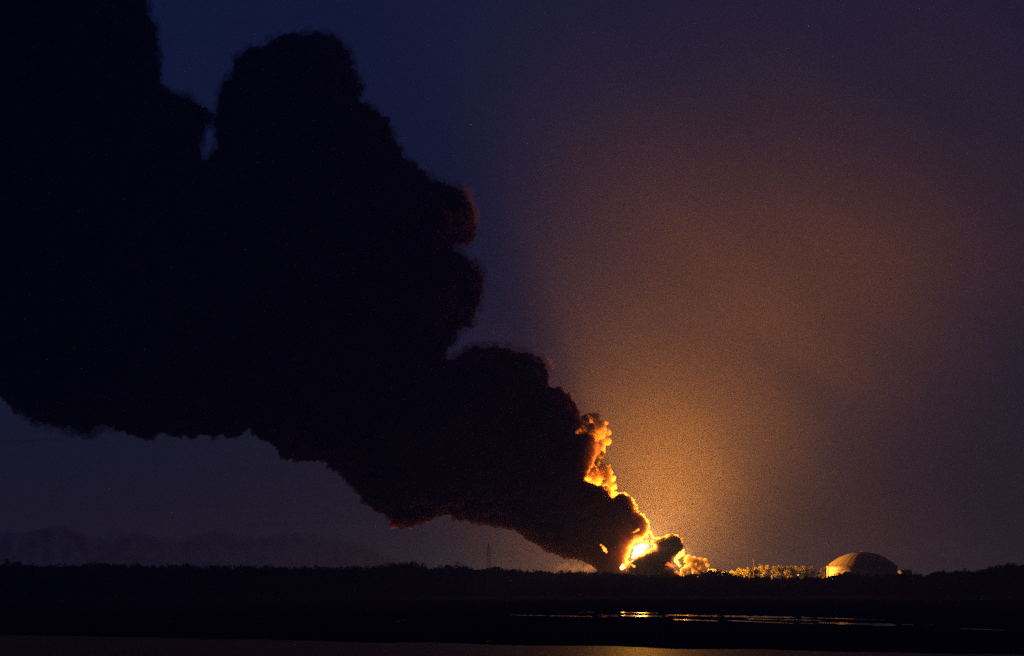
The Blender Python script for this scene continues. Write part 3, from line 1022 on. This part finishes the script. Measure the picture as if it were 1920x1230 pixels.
def pylon(px, top, Y, label):
    b = at(px, 1100, Y); H = at(px, top, Y).z
    root = empty('lattice_tower', (b.x, Y, 0), R(20)); tag(root, label, 'tower')
    def w(z): return 2.6 * (1 - z / H) ** 1.1 + 0.35
    for sx in (-1, 1):
        for sy in (-1, 1):
            bm = bmesh.new()
            for k in range(8):
                z0, z1 = H * k / 8, H * (k + 1) / 8
                tube(bm, (sx * w(z0), sy * w(z0), z0), (sx * w(z1), sy * w(z1), z1), 0.08, 0.08, 4)
            build('leg', bm, M_rust, root)
    bm = bmesh.new()
    for k in range(12):
        z0, z1 = H * k / 12, H * (k + 1) / 12
        a, b2 = w(z0), w(z1)
        for q in range(4):
            cx = [(-1, -1), (1, -1), (1, 1), (-1, 1)]
            p, r = cx[q], cx[(q + 1) % 4]
            tube(bm, (p[0] * a, p[1] * a, z0), (r[0] * b2, r[1] * b2, z1), 0.045, 0.045, 3)
            tube(bm, (r[0] * a, r[1] * a, z0), (p[0] * b2, p[1] * b2, z1), 0.045, 0.045, 3)
    build('bracing', bm, M_rust, root)
    for z, L in ((H * .80, 4.6), (H * .90, 3.6)):
        bm = bmesh.new()
        tube(bm, (-L, 0, z), (L, 0, z), 0.12, 0.12, 4)
        tube(bm, (-L, 0, z), (0, 0, z + 1.5), 0.08, 0.08, 4); tube(bm, (L, 0, z), (0, 0, z + 1.5), 0.08, 0.08, 4)
        build('crossarm', bm, M_rust, root)
pylon(916, 1019, 2000, 'dim steel lattice tower rising from the treeline under the plume')

# ------------------------------------------------------------------ small lamps among the trees
M_lamp_w = glow_mat('lamp_glow', (1.0, 0.50, 0.18), 1.0)
M_lamp_b = glow_mat('bright_lamp_glow', (1.0, 0.55, 0.22), 3.0)
M_lamp_d = glow_mat('dim_lamp_glow', (1.0, 0.62, 0.34), 0.30)
for px, py, m_, s, label in [(1354, 1078.5, M_lamp_d, 1.0, 'dim lamp in the dark trees right of the brown smoke'), (1308, 1081.5, M_lamp_w, .8, 'small orange lamp in the dark trees under the brown smoke'),
                             (1462, 1076.5, M_lamp_w, .9, 'lamp under the bright tree right of the dark gap'), (1454.6, 1083, M_lamp_d, .9, 'dim lamp lowest of those below the lit trees'),
                             (1482, 1081, M_lamp_d, .8, 'dim pinkish lamp left of the brightest lamp'), (1496, 1078.5, M_lamp_b, 1.0, 'brightest street lamp below the lit trees'), (1435, 1080, M_lamp_d, .7, 'faint lamp under the tallest lit tree')]:
    Y = 1740.0
    p = at(px, py, Y)
    root = empty('street_lamp', (p.x, Y, 0)); tag(root, label, 'street lamp', 'lamps among the far trees')
    bm = bmesh.new(); tube(bm, (0, 0, 0), (0, 0, p.z), 0.10, 0.07, 6); tube(bm, (0, 0, p.z), (0, -.8, p.z + .25), .06, .05, 5); build('pole', bm, M_rust, root)
    bm = bmesh.new(); bmesh.ops.create_uvsphere(bm, u_segments=8, v_segments=6, radius=0.36 * s)
    for v in bm.verts: v.co = Vector((v.co.x * 1.5, v.co.y - 1.0, v.co.z * .8 + p.z + .1))
    build('lamp_head', bm, m_, root, True)
